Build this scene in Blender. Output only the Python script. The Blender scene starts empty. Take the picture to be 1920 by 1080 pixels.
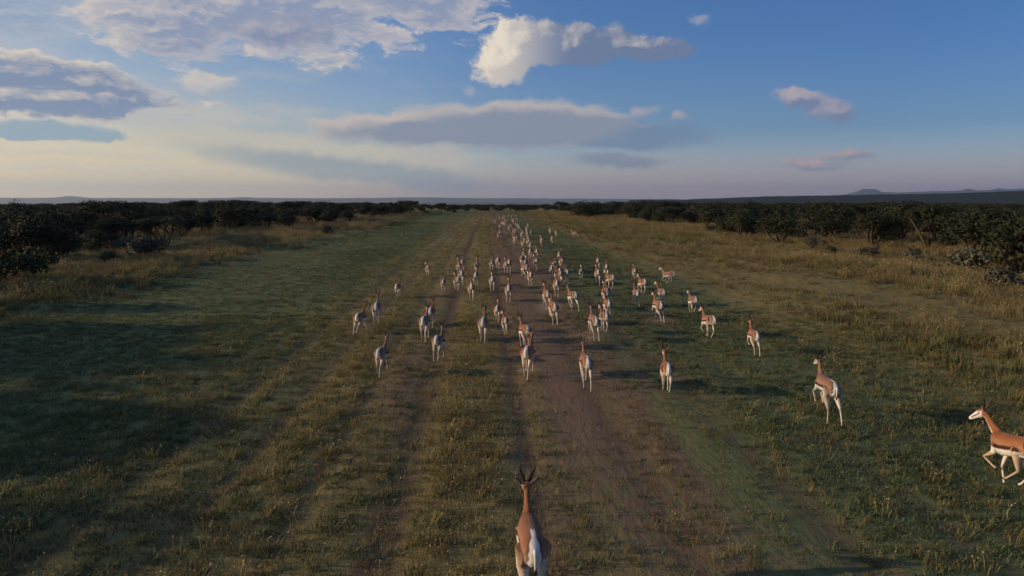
import bpy, bmesh, math, random
import numpy as np
from mathutils import Vector, Matrix, Euler, noise as mnoise

R = math.radians
sc = bpy.context.scene
COL = sc.collection

# ------------------------------------------------------------------ camera
CAM_H, FPX, PITCH, YAW = 4.3, 1300.0, 7.26, 1.98      # metres, pixels on a 1920 wide frame, degrees
cam = bpy.data.objects.new('camera', bpy.data.cameras.new('camera'))
COL.objects.link(cam)
cam.location = (0, 0, CAM_H)
cam.rotation_euler = (R(90 - PITCH), 0, R(-YAW))
cam.data.sensor_width = 36
cam.data.lens = 36 * FPX / 1920
cam.data.clip_start = 0.1
cam.data.clip_end = 60000
sc.camera = cam
CAM_M = Euler(cam.rotation_euler).to_matrix()

def ray(px, py):
    """world direction seen at a pixel of the 1920 x 1080 photograph"""
    return (CAM_M @ Vector(((px - 960) / FPX, -(py - 540) / FPX, -1))).normalized()

def on_plane(px, py, z=0.0):
    d = ray(px, py)
    t = (z - CAM_H) / d.z
    return Vector((0, 0, CAM_H)) + d * t

def azel(px, py):
    d = ray(px, py)
    return math.degrees(math.atan2(d.x, d.y)), math.degrees(math.asin(d.z))

# ------------------------------------------------------------------ sun, exposure
SUN_AZ, SUN_EL = -91.0, 14.0                            # degrees; azimuth from the way ahead, right positive
sun = bpy.data.objects.new('sun', bpy.data.lights.new('sun', 'SUN'))
COL.objects.link(sun)
sun.data.energy = 4.3
sun.data.angle = R(0.6)
sun.data.color = (1.0, 0.71, 0.44)
SUN_DIR = Vector((math.sin(R(SUN_AZ)) * math.cos(R(SUN_EL)), math.cos(R(SUN_AZ)) * math.cos(R(SUN_EL)), math.sin(R(SUN_EL))))
sun.rotation_euler = SUN_DIR.to_track_quat('Z', 'Y').to_euler()
sc.view_settings.view_transform = 'Standard'
sc.view_settings.look = 'None'
sc.view_settings.gamma = 1
sc.view_settings.exposure = 0.05
sc.view_settings.use_curve_mapping = False
sc.cycles.use_denoising = True
sc.cycles.adaptive_threshold = 0.03
sc.cycles.max_bounces = 4
sc.cycles.volume_bounces = 1
sc.cycles.transparent_max_bounces = 8

# ------------------------------------------------------------------ sky
class Nodes:
    """tiny helper for writing node trees as expressions"""
    def __init__(self, tree):
        self.t = tree
    def new(self, kind, **kw):
        n = self.t.nodes.new(kind)
        for k, v in kw.items():
            setattr(n, k, v)
        return n
    def put(self, sock, v):
        if v is None:
            return
        if hasattr(v, 'is_output'):
            self.t.links.new(v, sock)
        elif isinstance(v, (int, float)) and sock.type in ('VECTOR', 'RGBA'):
            sock.default_value = (v,) * len(sock.default_value)
        elif isinstance(v, (tuple, list)) and sock.type == 'RGBA' and len(v) == 3:
            sock.default_value = (*v, 1)
        else:
            sock.default_value = v
    def m(self, op, a, b=None, c=None, clamp=False):
        n = self.new('ShaderNodeMath', operation=op, use_clamp=clamp)
        for s, v in zip(n.inputs, (a, b, c)):
            self.put(s, v)
        return n.outputs[0]
    def v(self, op, a, b=None, c=None):
        n = self.new('ShaderNodeVectorMath', operation=op)
        for s, v in zip(n.inputs, (a, b, c)):
            self.put(s, v)
        return n.outputs['Value' if op in ('LENGTH', 'DOT_PRODUCT', 'DISTANCE') else 'Vector']
    def mix(self, f, a, b, blend='MIX'):
        n = self.new('ShaderNodeMix', data_type='RGBA', blend_type=blend)
        self.put(n.inputs[0], f); self.put(n.inputs[6], a); self.put(n.inputs[7], b)
        return n.outputs[2]
    def smooth(self, x, lo, hi, a=0.0, b=1.0):
        n = self.new('ShaderNodeMapRange', interpolation_type='SMOOTHSTEP')
        for s, v in zip(n.inputs, (x, lo, hi, a, b)):
            self.put(s, v)
        return n.outputs[0]
    def noise(self, vec, scale, detail=4, rough=0.5, dist=0.0, color=False, dims='3D'):
        n = self.new('ShaderNodeTexNoise', noise_dimensions=dims)
        self.put(n.inputs['Vector'], vec)
        n.inputs['Scale'].default_value = scale
        n.inputs['Detail'].default_value = detail
        n.inputs['Roughness'].default_value = rough
        n.inputs['Distortion'].default_value = dist
        return n.outputs[1 if color else 0]
    def ramp(self, f, stops, interp='LINEAR'):
        n = self.new('ShaderNodeValToRGB')
        cr = n.color_ramp
        cr.interpolation = interp
        while len(cr.elements) < len(stops):
            cr.elements.new(0.5)
        for e, (p, c) in zip(cr.elements, stops):
            e.position = p
            e.color = (c, c, c, 1) if isinstance(c, (int, float)) else (*c, 1)
        self.put(n.inputs[0], f)
        return n.outputs[0]

def lin(r, g, b):
    return tuple((c / 255 / 12.92) if c <= 10 else ((c / 255 + 0.055) / 1.055) ** 2.4 for c in (r, g, b))

def build_sky():
    w = bpy.data.worlds.new('World')
    sc.world = w
    w.use_nodes = True
    w.cycles.sampling_method = 'MANUAL'
    w.cycles.sample_map_resolution = 256
    t = w.node_tree
    k = Nodes(t)
    bg = t.nodes['Background']
    bg.inputs[1].default_value = 0.1
    s = k.new('ShaderNodeTexSky', sky_type='NISHITA', sun_disc=False)
    s.sun_elevation = R(SUN_EL); s.sun_rotation = R(SUN_AZ)
    d = k.new('ShaderNodeTexCoord').outputs['Generated']
    d = k.v('NORMALIZE', d)
    sep = k.new('ShaderNodeSeparateXYZ'); k.put(sep.inputs[0], d)
    az = k.m('MULTIPLY', k.m('ARCTAN2', sep.outputs[0], sep.outputs[1]), 180 / math.pi)
    el = k.m('MULTIPLY', k.m('ARCSINE', sep.outputs[2]), 180 / math.pi)
    cosun = k.v('DOT_PRODUCT', d, tuple(SUN_DIR))
    # the air of that evening: cooler and clearer than the sky model's default, mauve along the horizon
    e01 = k.m('DIVIDE', el, 60.0, clamp=True)
    tint = k.ramp(e01, [(0.0, (.62, .56, .82)), (0.03, (.47, .48, .66)), (0.09, (.245, .310, .455)), (0.18, (.19, .285, .455)), (0.3, (.165, .275, .465)), (1.0, (.155, .26, .44))])
    c01 = k.m('MULTIPLY_ADD', cosun, 0.5, 0.5)
    side = k.ramp(c01, [(0.0, (.46, .55, .66)), (0.27, (.58, .67, .77)), (0.58, (1, 1, 1)), (0.85, (.78, .76, .72)), (1.0, (.6, .57, .5))])
    sky = k.v('MULTIPLY', k.v('MULTIPLY', k.v('MULTIPLY', s.outputs[0], tint), side), (3, 3, 3))

    P = k.new('ShaderNodeCombineXYZ')
    k.put(P.inputs[0], az); k.put(P.inputs[1], el)
    P = P.outputs[0]
    warp = k.v('SUBTRACT', k.noise(P, 0.30, 3, 0.6, color=True, dims='2D'), (0.5, 0.5, 0.5))
    W = k.v('MULTIPLY_ADD', warp, (2.6, 1.3, 0), P)
    DS = (-0.72, 0.36, 0.0)                                # the way to the sun, across the picture
    Wd = k.v('ADD', W, DS)
    def pair(sx, sy, scale, detail, rough, seed):
        out = []
        for base in (W, Wd):
            q = k.v('MULTIPLY_ADD', base, (sx, sy, 0), (seed, seed * 1.7, 0))
            out.append(k.m('SUBTRACT', k.noise(q, scale, detail, rough, dims='2D'), 0.5))
        return out
    puffy = pair(1, 1.25, 0.55, 7, 0.66, 3.0)
    streak = pair(0.28, 1.4, 0.45, 6, 0.62, 11.0)
    bank = pair(0.5, 1.35, 0.50, 7, 0.68, 23.0)
    kinds = {'puffy': puffy, 'streak': streak, 'bank': bank}

    def K(c):
        return tuple(x * 10 for x in lin(*c))
    def cloud(sky, lobes, tex, amp, soft, lit, shade, gain, base, opacity, lift=0.0, rim=None, core=None, grad=None):
        D = []
        for i, base_w in enumerate((W, Wd)):
            if i == 1 and gain == 0:
                D.append(None)
                continue
            L = None
            for (x0, y0, x1, y1, tilt) in lobes:            # where the lobe stands in the sky (a box in the photograph, its slope in degrees)
                a0, e0 = azel((x0 + x1) / 2, (y0 + y1) / 2)
                al, _ = azel(x0, (y0 + y1) / 2); ar, _ = azel(x1, (y0 + y1) / 2)
                _, et = azel((x0 + x1) / 2, y0); _, eb = azel((x0 + x1) / 2, y1)
                n = k.new('ShaderNodeMapping', vector_type='TEXTURE')
                k.put(n.inputs[0], base_w)
                n.inputs['Location'].default_value = (a0, e0, 0)
                n.inputs['Rotation'].default_value = (0, 0, R(tilt))
                n.inputs['Scale'].default_value = ((ar - al) / 2, (et - eb) / 2, 1)
                l = k.v('LENGTH', n.outputs[0])
                L = l if L is None else k.m('MINIMUM', L, l)
            D.append(k.m('MULTIPLY_ADD', kinds[tex][i], amp * 2, k.m('SUBTRACT', 1.0 + lift, L)))
        alpha = k.m('MULTIPLY', k.smooth(D[0], 0.0, soft), opacity)
        if gain == 0:
            return k.mix(alpha, sky, K(lit))
        g = k.m('MULTIPLY_ADD', k.m('SUBTRACT', D[0], D[1]), gain, base, clamp=True)
        if grad:                                            # brighter towards the end that faces the sun
            g = k.m('ADD', g, k.m('MULTIPLY', k.smooth(az, azel(grad[1], 90)[0], azel(grad[0], 90)[0]), grad[2]), clamp=True)
        if core:                                            # thin edges let the low sun through, thick cores stay grey
            g = k.m('ADD', g, k.m('MULTIPLY', k.smooth(D[0], core[1], core[0]), core[2]), clamp=True)
        if rim:
            g = k.m('MULTIPLY', g, k.smooth(D[0], rim, rim * 0.4))
        return k.mix(alpha, sky, k.mix(g, K(shade), K(lit)))

    # thin high veil: long faint streaks everywhere, stronger low down and towards the sun
    v1 = k.m('ADD', streak[0], 0.5)
    veil = k.m('MULTIPLY', k.smooth(v1, 0.42, 0.72), k.smooth(el, 17.0, 2.0))
    veil = k.m('MULTIPLY', veil, k.smooth(cosun, -0.15, 0.6, 0.0, 0.55))
    sky = k.mix(veil, sky, K((212, 197, 172)))
    sky = k.mix(k.m('MULTIPLY', k.smooth(cosun, -.1, .75), k.smooth(el, 0.0, 14.0, .95, .42)), sky, k.mix(k.smooth(el, 1.0, 11.0), K((240, 214, 158)), K((182, 193, 202))))
    sky = k.mix(k.m('MULTIPLY', k.smooth(el, 5.0, 0.0), k.smooth(cosun, .3, -.3, 0.0, .6)), sky, K((172, 146, 152)))
    CL = [
        # long low bands on the left, with the shadow ray that crosses them
        dict(lobes=[(230, 248, 990, 322, -4)], tex='streak', amp=.5, soft=.5, lit=(206, 194, 172), shade=(182, 180, 170), gain=.6, base=.5, opacity=.7),
        dict(lobes=[(-300, 318, 900, 372, 0)], tex='streak', amp=.3, soft=.8, lit=(202, 192, 172), shade=(192, 186, 170), gain=.4, base=.5, opacity=.5),
        dict(lobes=[(290, 290, 1070, 354, -6.5)], tex='streak', amp=.05, soft=.6, lit=(116, 142, 162), shade=(0, 0, 0), gain=0, base=0, opacity=.58),
        dict(lobes=[(-250, 262, 420, 300, -1), (-200, 300, 560, 330, 0)], tex='streak', amp=.6, soft=.6, lit=(214, 205, 184), shade=(196, 192, 176), gain=.8, base=.5, opacity=.65),
        dict(lobes=[(-100, 211, 268, 266, -1)], tex='streak', amp=.16, soft=.3, lit=(214, 206, 190), shade=(0, 0, 0), gain=0, base=0, opacity=.8),
        dict(lobes=[(-90, 216, 262, 268, -1)], tex='streak', amp=.16, soft=.25, lit=(214, 206, 190), shade=(136, 162, 180), gain=2.4, base=-.2, opacity=.9, rim=.6),
        # upper left bank
        dict(lobes=[(-700, -190, 330, 124, 0)], tex='bank', amp=.6, soft=.6, lift=.1, lit=(214, 208, 200), shade=(140, 160, 186), gain=.9, base=.2, opacity=.92, core=(.05, .6, .4)),
        dict(lobes=[(150, -80, 800, 106, 0), (620, -70, 925, 60, -6), (170, -20, 480, 116, 0)], tex='bank', amp=.85, soft=.34, lit=(216, 203, 192), shade=(138, 150, 176), gain=1.3, base=.12, opacity=.95, lift=.16, core=(.1, .7, .55)),
        dict(lobes=[(390, 22, 660, 92, 4)], tex='puffy', amp=.5, soft=.7, lit=(200, 190, 186), shade=(122, 134, 164), gain=1.0, base=.1, opacity=.75),
        dict(lobes=[(-420, 88, 410, 164, -5), (-300, 145, 420, 224, 2)], tex='bank', amp=.75, soft=.3, lit=(222, 208, 190), shade=(120, 138, 168), gain=1.3, base=.05, opacity=.95, lift=.05, core=(.05, .45, .6)),
        dict(lobes=[(310, 132, 450, 178, 0)], tex='bank', amp=.8, soft=.5, lit=(212, 200, 186), shade=(160, 170, 184), gain=.8, base=.5, opacity=.75),
        # the big lens in the middle and its smaller companion below
        dict(lobes=[(690, 232, 900, 312, -8)], tex='streak', amp=.45, soft=.6, lit=(194, 188, 174), shade=(172, 174, 172), gain=.5, base=.5, opacity=.6),
        dict(lobes=[(540, 202, 1144, 274, 3), (704, 186, 1228, 284, 0)], tex='streak', amp=.22, soft=.3, lit=(206, 190, 176), shade=(0, 0, 0), gain=0, base=0, opacity=.85, lift=.04),
        dict(lobes=[(556, 207, 1150, 278, 3), (716, 190, 1232, 288, 0), (920, 208, 1350, 286, -5)], tex='streak', amp=.22, soft=.42, lit=(196, 184, 178), shade=(110, 131, 159), gain=4.0, base=-.42, opacity=.80, rim=.6, lift=.04),
        dict(lobes=[(1040, 284, 1280, 320, 0)], tex='streak', amp=.2, soft=.6, lit=(140, 144, 160), shade=(112, 128, 152), gain=.7, base=.1, opacity=.75),
        # the cumulus
        dict(lobes=[(882, 40, 1035, 154, 30), (900, 34, 1080, 122, 4), (970, 40, 1200, 126, -3), (1070, 58, 1300, 116, -7)], tex='puffy', amp=.36, soft=.26, lit=(236, 222, 202), shade=(106, 122, 153), gain=1.15, base=-.06, opacity=.96, lift=.08, grad=(920, 1080, .66)),
        # small ones on the right
        dict(lobes=[(1425, 168, 1560, 200, -7), (1490, 176, 1640, 226, -14)], tex='puffy', amp=.42, soft=.5, lit=(190, 174, 174), shade=(116, 128, 158), gain=1.1, base=.2, opacity=.85, lift=.08),
        dict(lobes=[(1440, 296, 1600, 324, 0), (1530, 278, 1650, 306, 0)], tex='puffy', amp=.5, soft=.6, lit=(186, 160, 158), shade=(120, 130, 152), gain=1.2, base=.1, opacity=.75),
        dict(lobes=[(1245, 205, 1305, 232, 0), (1170, 192, 1240, 222, 0)], tex='puffy', amp=.5, soft=.6, lit=(180, 168, 170), shade=(140, 148, 166), gain=.9, base=.4, opacity=.6),
        dict(lobes=[(865, 155, 915, 182, 0), (1290, 26, 1330, 50, 0)], tex='puffy', amp=.5, soft=.8, lit=(180, 178, 184), shade=(150, 160, 180), gain=.9, base=.4, opacity=.45),
    ]
    for c in CL:
        sky = cloud(sky, **c)
    # below the horizon the world only lights from behind the ground sheet: keep it as the haze there
    k.put(bg.inputs[0], sky)
build_sky()

# ------------------------------------------------------------------ helpers for things
def tag(o, label=None, cat=None, group=None, kind=None):
    if label: o['label'] = label
    if cat: o['category'] = cat
    if group: o['group'] = group
    if kind: o['kind'] = kind
    return o

def mesh_obj(name, me, parent=None, mat=None):
    o = bpy.data.objects.new(name, me)
    COL.objects.link(o)
    if mat and not me.materials:
        me.materials.append(mat)
    if parent:
        o.parent = parent
    return o

def empty(name, loc, rz=0.0, scale=1.0):
    o = bpy.data.objects.new(name, None)
    COL.objects.link(o)
    o.location = loc
    o.rotation_euler = (0, 0, rz)
    o.scale = (scale,) * 3 if isinstance(scale, (int, float)) else scale
    o.empty_display_size = 0.2
    return o

def pymesh(name, verts, faces, smooth=False):
    me = bpy.data.meshes.new(name)
    me.from_pydata([tuple(v) for v in verts], [], [tuple(f) for f in faces])
    if smooth:
        me.polygons.foreach_set('use_smooth', [True] * len(me.polygons))
    me.update()
    return me

class Build:
    """collects tubes and sheets into one mesh"""
    def __init__(self):
        self.v, self.f = [], []
    def tube(self, pts, rad, n=8, flat=None, cap=True):
        pts = [Vector(p) for p in pts]
        b0 = len(self.v)
        for i, p in enumerate(pts):
            d = (pts[min(i + 1, len(pts) - 1)] - pts[max(i - 1, 0)]).normalized()
            ref = Vector((1, 0, 0)) if abs(d.x) < 0.9 else Vector((0, 1, 0))
            u = (ref - d * ref.dot(d)).normalized()
            w = d.cross(u)
            r = rad[i]
            ru, rw = (r if isinstance(r, tuple) else (r, r))
            for j in range(n):
                a = 2 * math.pi * j / n
                self.v.append(p + u * (math.cos(a) * ru) + w * (math.sin(a) * rw))
        for i in range(len(pts) - 1):
            for j in range(n):
                a, b = b0 + i * n + j, b0 + i * n + (j + 1) % n
                self.f.append((a, b, b + n, a + n))
        if cap:
            self.f.append(tuple(b0 + j for j in range(n))[::-1])
            e = b0 + (len(pts) - 1) * n
            self.f.append(tuple(e + j for j in range(n)))
    def mesh(self, name, smooth=True):
        return pymesh(name, self.v, self.f, smooth)

def material(name, rough=0.9, spec=0.15):
    m = bpy.data.materials.new(name)
    m.use_nodes = True
    k = Nodes(m.node_tree)
    bs = m.node_tree.nodes['Principled BSDF']
    bs.inputs['Roughness'].default_value = rough
    bs.inputs['Specular IOR Level'].default_value = spec
    return m, k, bs

# ------------------------------------------------------------------ ground
def sstep(x, a, b):
    t = np.clip((np.asarray(x, float) - a) / (b - a), 0, 1)
    return t * t * (3 - 2 * t)

TRACKS = [(-7.2, .2, .02), (-5.7, .24, .03), (-4.3, .22, .032), (-2.95, .2, .025), (-1.6, .3, .046), (.38, .2, .034), (2.15, .3, .025), (4.2, .3, .032), (5.8, .24, .02)]   # old wheel ruts: where, half width, depth
def rut_wobble(y):
    return .22 * np.sin(np.asarray(y, float) * .05 + .6) + .07 * np.sin(np.asarray(y, float) * .19)
def ruts(x, y):
    return np.max([np.exp(-((x - xc - rut_wobble(y)) / (hw * 1.15)) ** 2) * dep / .05 for xc, hw, dep in TRACKS], axis=0)

def ground_z(x, y):
    x, y = np.asarray(x, float), np.asarray(y, float)
    wob = rut_wobble(y)
    z = 0.03 * np.sin(x * 0.9 + 0.3 * np.sin(y * 0.21)) * np.sin(y * 0.33 + x * 0.2)
    for xc, hw, dep in TRACKS:
        z = z - dep * np.exp(-((x - xc - wob) / hw) ** 2)
    verge = sstep(x, 9, 16) + sstep(-x, 14, 20)
    z = z + verge * (0.18 + 0.16 * np.sin(x * 0.31 + 1.3) * np.sin(y * 0.19) + 0.09 * np.sin(x * 0.8 + y * 0.55))
    r = np.hypot(x, y)
    return z * np.exp(-(r / 400.0) ** 2) - 30.0 * sstep(r, 260, 2200)     # the land falls away to a lower plain

def build_ground():
    g = [0.0]
    step = 0.16
    while g[-1] < 26000:
        g.append(g[-1] + step)
        if g[-1] > 9: step *= 1.11
    xs = np.array([-a for a in g[:0:-1]] + g)
    h = [4.0]
    step = 0.35
    while h[-1] < 26000:
        h.append(h[-1] + step)
        if h[-1] > 20: step *= 1.07
    back = [-26000, -6000, -1500, -400, -100, -40, -15, -5, 0, 2]
    ys = np.array(back + h)
    X, Y = np.meshgrid(xs, ys)
    Z = ground_z(X, Y)
    V = np.stack([X, Y, Z], -1).reshape(-1, 3)
    nx, ny = len(xs), len(ys)
    idx = np.arange(nx * ny).reshape(ny, nx)
    F = np.stack([idx[:-1, :-1], idx[:-1, 1:], idx[1:, 1:], idx[1:, :-1]], -1).reshape(-1, 4)
    me = bpy.data.meshes.new('ground')
    me.from_pydata(V.tolist(), [], F.tolist())
    me.polygons.foreach_set('use_smooth', [True] * len(me.polygons))
    m, k, bs = material('earth_and_short_grass', 0.95, 0.1)
    co = k.new('ShaderNodeTexCoord').outputs['Object']
    sp = k.new('ShaderNodeSeparateXYZ'); k.put(sp.inputs[0], co)
    wob = k.m('MULTIPLY_ADD', k.noise(k.v('MULTIPLY', co, (.12, .045, 1)), 1.0, 3, .5), 2.2, -1.1)
    wob2 = k.m('MULTIPLY_ADD', k.noise(k.v('MULTIPLY', co, (1.2, .25, 1)), 1.0, 4, .6), 0.9, -.45)
    x = k.m('ADD', k.m('ADD', sp.outputs[0], wob), wob2)
    u = k.m('DIVIDE', k.m('ADD', x, 20.0), 40.0, clamp=True)
    def prof(pts):
        return [((a + 20) / 40, b) for a, b in pts]
    # how bare the strip is, across its width
    bare = k.ramp(u, prof([(-20, .15), (-16, .1), (-8.5, .25), (-6.3, .4), (-5.5, .3), (-4.7, .35), (-3.8, .25), (-2.4, .5), (-1.7, .6), (-1.2, .25), (-.4, .1), (.15, .3), (.42, .7), (.9, .7), (1.4, .76), (2.9, .76), (3.6, .52), (4.6, .42), (5.6, .36), (6.6, .42), (7.8, .32), (9.5, .3), (12, .2), (16, .3), (20, .35)]))
    # how green it is
    green = k.ramp(u, prof([(-20, .6), (-16, .95), (-10, .9), (-7.5, .7), (-4, .4), (-1, .25), (0, .3), (1, .5), (4.5, .75), (6.5, .8), (9, .7), (11, .35), (14, .3), (20, .3)]))
    patch = k.noise(k.v('MULTIPLY', co, (1.1, .10, 1)), 1.0, 5, .6)
    bare = k.m('MULTIPLY', bare, k.smooth(sp.outputs[1], 8.5, 15.0, .75, 1.0))
    patch2 = k.noise(k.v('MULTIPLY', co, (.09, .03, 1)), 1.0, 4, .55)
    fine = k.noise(k.v('MULTIPLY', co, (7, 2.4, 1)), 1.0, 6, .65)
    grain = k.noise(co, 38.0, 3, .6)
    soil = k.mix(grain, (.140, .092, .060), (.225, .155, .098))
    dry = k.mix(fine, (.155, .125, .052), (.285, .230, .094))
    grn = k.mix(fine, (.078, .100, .046), (.150, .174, .076))
    gf = k.smooth(k.m('ADD', green, k.m('MULTIPLY_ADD', patch, 1.2, -.6)), .30, .75)
    veg = k.mix(gf, dry, grn)
    bf = k.smooth(k.m('ADD', bare, k.m('ADD', k.m('MULTIPLY_ADD', patch, 1.3, -.65), k.m('MULTIPLY_ADD', fine, .9, -.45))), .35, .75)
    near = k.mix(bf, veg, soil)
    yy = sp.outputs[1]
    rw = k.m('ADD', k.m('MULTIPLY', k.m('SINE', k.m('MULTIPLY_ADD', yy, .05, .6)), .22), k.m('MULTIPLY', k.m('SINE', k.m('MULTIPLY', yy, .19)), .07))
    rx = k.m('SUBTRACT', k.m('SUBTRACT', sp.outputs[0], rw), k.m('MULTIPLY_ADD', wob2, .25, 0.0))
    rut = None
    for xc, hw, dep in TRACKS:
        r = k.m('MULTIPLY', k.smooth(k.m('ABSOLUTE', k.m('SUBTRACT', rx, xc)), hw * 1.3, hw * .3), min(dep / .055, 1.0))
        rut = r if rut is None else k.m('MAXIMUM', rut, r)
    rut = k.m('MULTIPLY', rut, k.smooth(patch, .30, .55, .35, .95))
    near = k.mix(rut, near, k.mix(grain, (.080, .056, .040), (.130, .094, .066)))
    # far plain: bush and pale grass in broad patches
    far = k.mix(k.smooth(patch2, .42, .58), (.035, .045, .022), (.13, .105, .05))
    dist = k.v('LENGTH', co)
    k.put(bs.inputs['Base Color'], k.mix(k.smooth(dist, 260, 520), near, far))
    bm = k.new('ShaderNodeBump'); bm.inputs['Strength'].default_value = 0.6; bm.inputs['Distance'].default_value = 0.06
    k.put(bm.inputs['Height'], k.m('ADD', fine, k.m('MULTIPLY', grain, .3)))
    k.put(bs.inputs['Normal'], bm.outputs[0])
    tag(mesh_obj('ground', me, mat=m), kind='structure')
build_ground()

# ------------------------------------------------------------------ far hills
def hill(name, x0, x1, prof, dist, depth, col, seed):
    """a ridge seen between two columns of the view; prof gives its crest as (column, pixels above the flat horizon)"""
    m, k, bs = material(name + '_bush', 1.0, 0.0)
    co = k.new('ShaderNodeTexCoord').outputs['Object']
    n = k.noise(co, 0.004, 5, .6)
    k.put(bs.inputs['Base Color'], k.mix(n, tuple(c * .6 for c in col), tuple(c * 1.4 for c in col)))
    N, M = 160, 7
    rnd = random.Random(seed)
    cols = np.linspace(x0, x1, N)
    px, ph = zip(*prof)
    crest = np.interp(cols, px, ph)
    V, F = [], []
    for i, c in enumerate(cols):
        d = ray(c, 374.5); d = Vector((d.x, d.y, 0)).normalized()
        H = CAM_H + max(crest[i] + 0.8 * (mnoise.noise(Vector((c * .03, seed, 0))) + .5 * mnoise.noise(Vector((c * .11, seed, 0)))), -0.3) * dist / FPX
        for j in range(M):
            s = j / (M - 1)
            rr = dist + (s - 0.5) * depth
            z = -31 + (H + 31) * math.sin(math.pi * s) ** 0.8 * (1 + (.06 * mnoise.noise(Vector((c * .05, s * 4, seed))) if j != M // 2 else 0))
            V.append(Vector((0, 0, 0)) + d * rr + Vector((0, 0, z)))
    for i in range(N - 1):
        for j in range(M - 1):
            a = i * M + j
            F.append((a, a + M, a + M + 1, a + 1))
    tag(mesh_obj(name, pymesh(name, V, F, True), mat=m), kind='structure')

hill('far_ridge', -500, 1340, [(-500, 2.5), (0, 2.9), (95, 3.0), (112, 3.6), (126, 5.8), (138, 5.6), (160, 3.2), (300, 2.7), (430, 3.0), (450, 4.0), (466, 4.6), (480, 3.4), (600, 2.6), (700, 3.4), (790, 4.3), (880, 3.2), (1000, 2.4), (1150, 1.6), (1340, .4)], 13000, 3000, (.07, .08, .05), 3)
hill('far_mountains', 1330, 2500, [(1330, 0), (1450, 1.4), (1560, 5.5), (1590, 10), (1606, 13.5), (1618, 18.2), (1630, 17.2), (1640, 18), (1652, 12.8), (1680, 11.5), (1760, 13.5), (1800, 14), (1813, 17.5), (1828, 14.2), (1858, 14.6), (1871, 18.2), (1884, 15.2), (1930, 17), (2500, 16)], 12500, 3000, (.07, .075, .05), 8)
hill('wooded_ridge', 1180, 2700, [(1180, -.2), (1280, .3), (1360, 3), (1440, 6), (1540, 7), (1640, 8.5), (1760, 9.5), (1850, 11.5), (1920, 13.5), (2100, 14), (2700, 10)], 3000, 1100, (.020, .025, .018), 5)

# ------------------------------------------------------------------ trees and bushes
def leaf_material(name, dark, light, seed):
    m, k, bs = material(name, 0.75, 0.2)
    oi = k.new('ShaderNodeObjectInfo')
    ge = k.new('ShaderNodeNewGeometry')
    co = k.new('ShaderNodeTexCoord').outputs['Object']
    n = k.noise(co, 1.6, 3, .6)
    f = k.m('MULTIPLY_ADD', k.m('SUBTRACT', ge.outputs['Random Per Island'], .5), .7, k.m('MULTIPLY_ADD', n, 1.2, -.1), clamp=True)
    c = k.mix(f, dark, light)
    hs = k.new('ShaderNodeHueSaturation')
    k.put(hs.inputs['Color'], c)
    k.put(hs.inputs['Hue'], k.m('MULTIPLY_ADD', oi.outputs['Random'], .05, .475))
    k.put(hs.inputs['Value'], k.m('MULTIPLY_ADD', oi.outputs['Random'], .5, .75))
    k.put(bs.inputs['Base Color'], hs.outputs[0])
    return m

M_LEAF = leaf_material('thornbush_leaves', (.012, .016, .008), (.040, .047, .020), 1)
M_LEAF_PALE = leaf_material('grey_bush_leaves', (.045, .048, .032), (.125, .120, .078), 2)
M_LEAF_GREEN = leaf_material('green_bush_leaves', (.032, .042, .014), (.090, .098, .034), 3)
M_BARK, _k, _b = material('bark', 0.95, 0.1)
_n = _k.noise(_k.v('MULTIPLY', _k.new('ShaderNodeTexCoord').outputs['Object'], (9, 9, 2)), 1.0, 4, .6)
_k.put(_b.inputs['Base Color'], _k.mix(_n, (.030, .022, .017), (.095, .075, .058)))

def crown_mesh(name, rnd, lobes, nleaf, size, mat):
    """leaf-sized faces in sprays through a crown made of several uneven lobes"""
    V = np.empty((nleaf * 4, 3)); 
    wts = [l[3] * l[4] * l[5] for l in lobes]
    q = 0
    while q < nleaf:
        cx, cy, cz, rx, ry, rz = rnd.choices(lobes, wts)[0]
        th = rnd.uniform(0, 2 * math.pi); u = rnd.uniform(-.75, 1)
        s = math.sqrt(1 - u * u)
        rr = rnd.random() ** 0.38
        dirv = Vector((s * math.cos(th), s * math.sin(th), u))
        bump = 1 + .30 * mnoise.noise(dirv * 2.3 + Vector((cx * 3, cy * 3, cz)))
        c = Vector((cx + dirv.x * rx * rr * bump, cy + dirv.y * ry * rr * bump, cz + dirv.z * rz * rr * bump))
        k_ = rnd.randint(4, 7)                                 # a spray of leaflets on one twig
        for _ in range(min(k_, nleaf - q)):
            p = c + Vector((rnd.gauss(0, size), rnd.gauss(0, size), rnd.gauss(0, size * .6)))
            nrm = (dirv + Vector((rnd.gauss(0, .6), rnd.gauss(0, .6), rnd.gauss(.3, .6)))).normalized()
            a = nrm.orthogonal().normalized(); a.rotate(Matrix.Rotation(rnd.uniform(0, 6.28), 3, nrm))
            b = nrm.cross(a)
            L, Wd = size * rnd.uniform(.6, 1.3), size * rnd.uniform(.3, .6)
            V[q * 4:q * 4 + 4] = [p - a * L, p - b * Wd, p + a * L, p + b * Wd]
            q += 1
    F = np.arange(nleaf * 4).reshape(-1, 4)
    me = bpy.data.meshes.new(name)
    me.from_pydata(V.tolist(), [], F.tolist())
    me.materials.append(mat)
    return me

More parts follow.
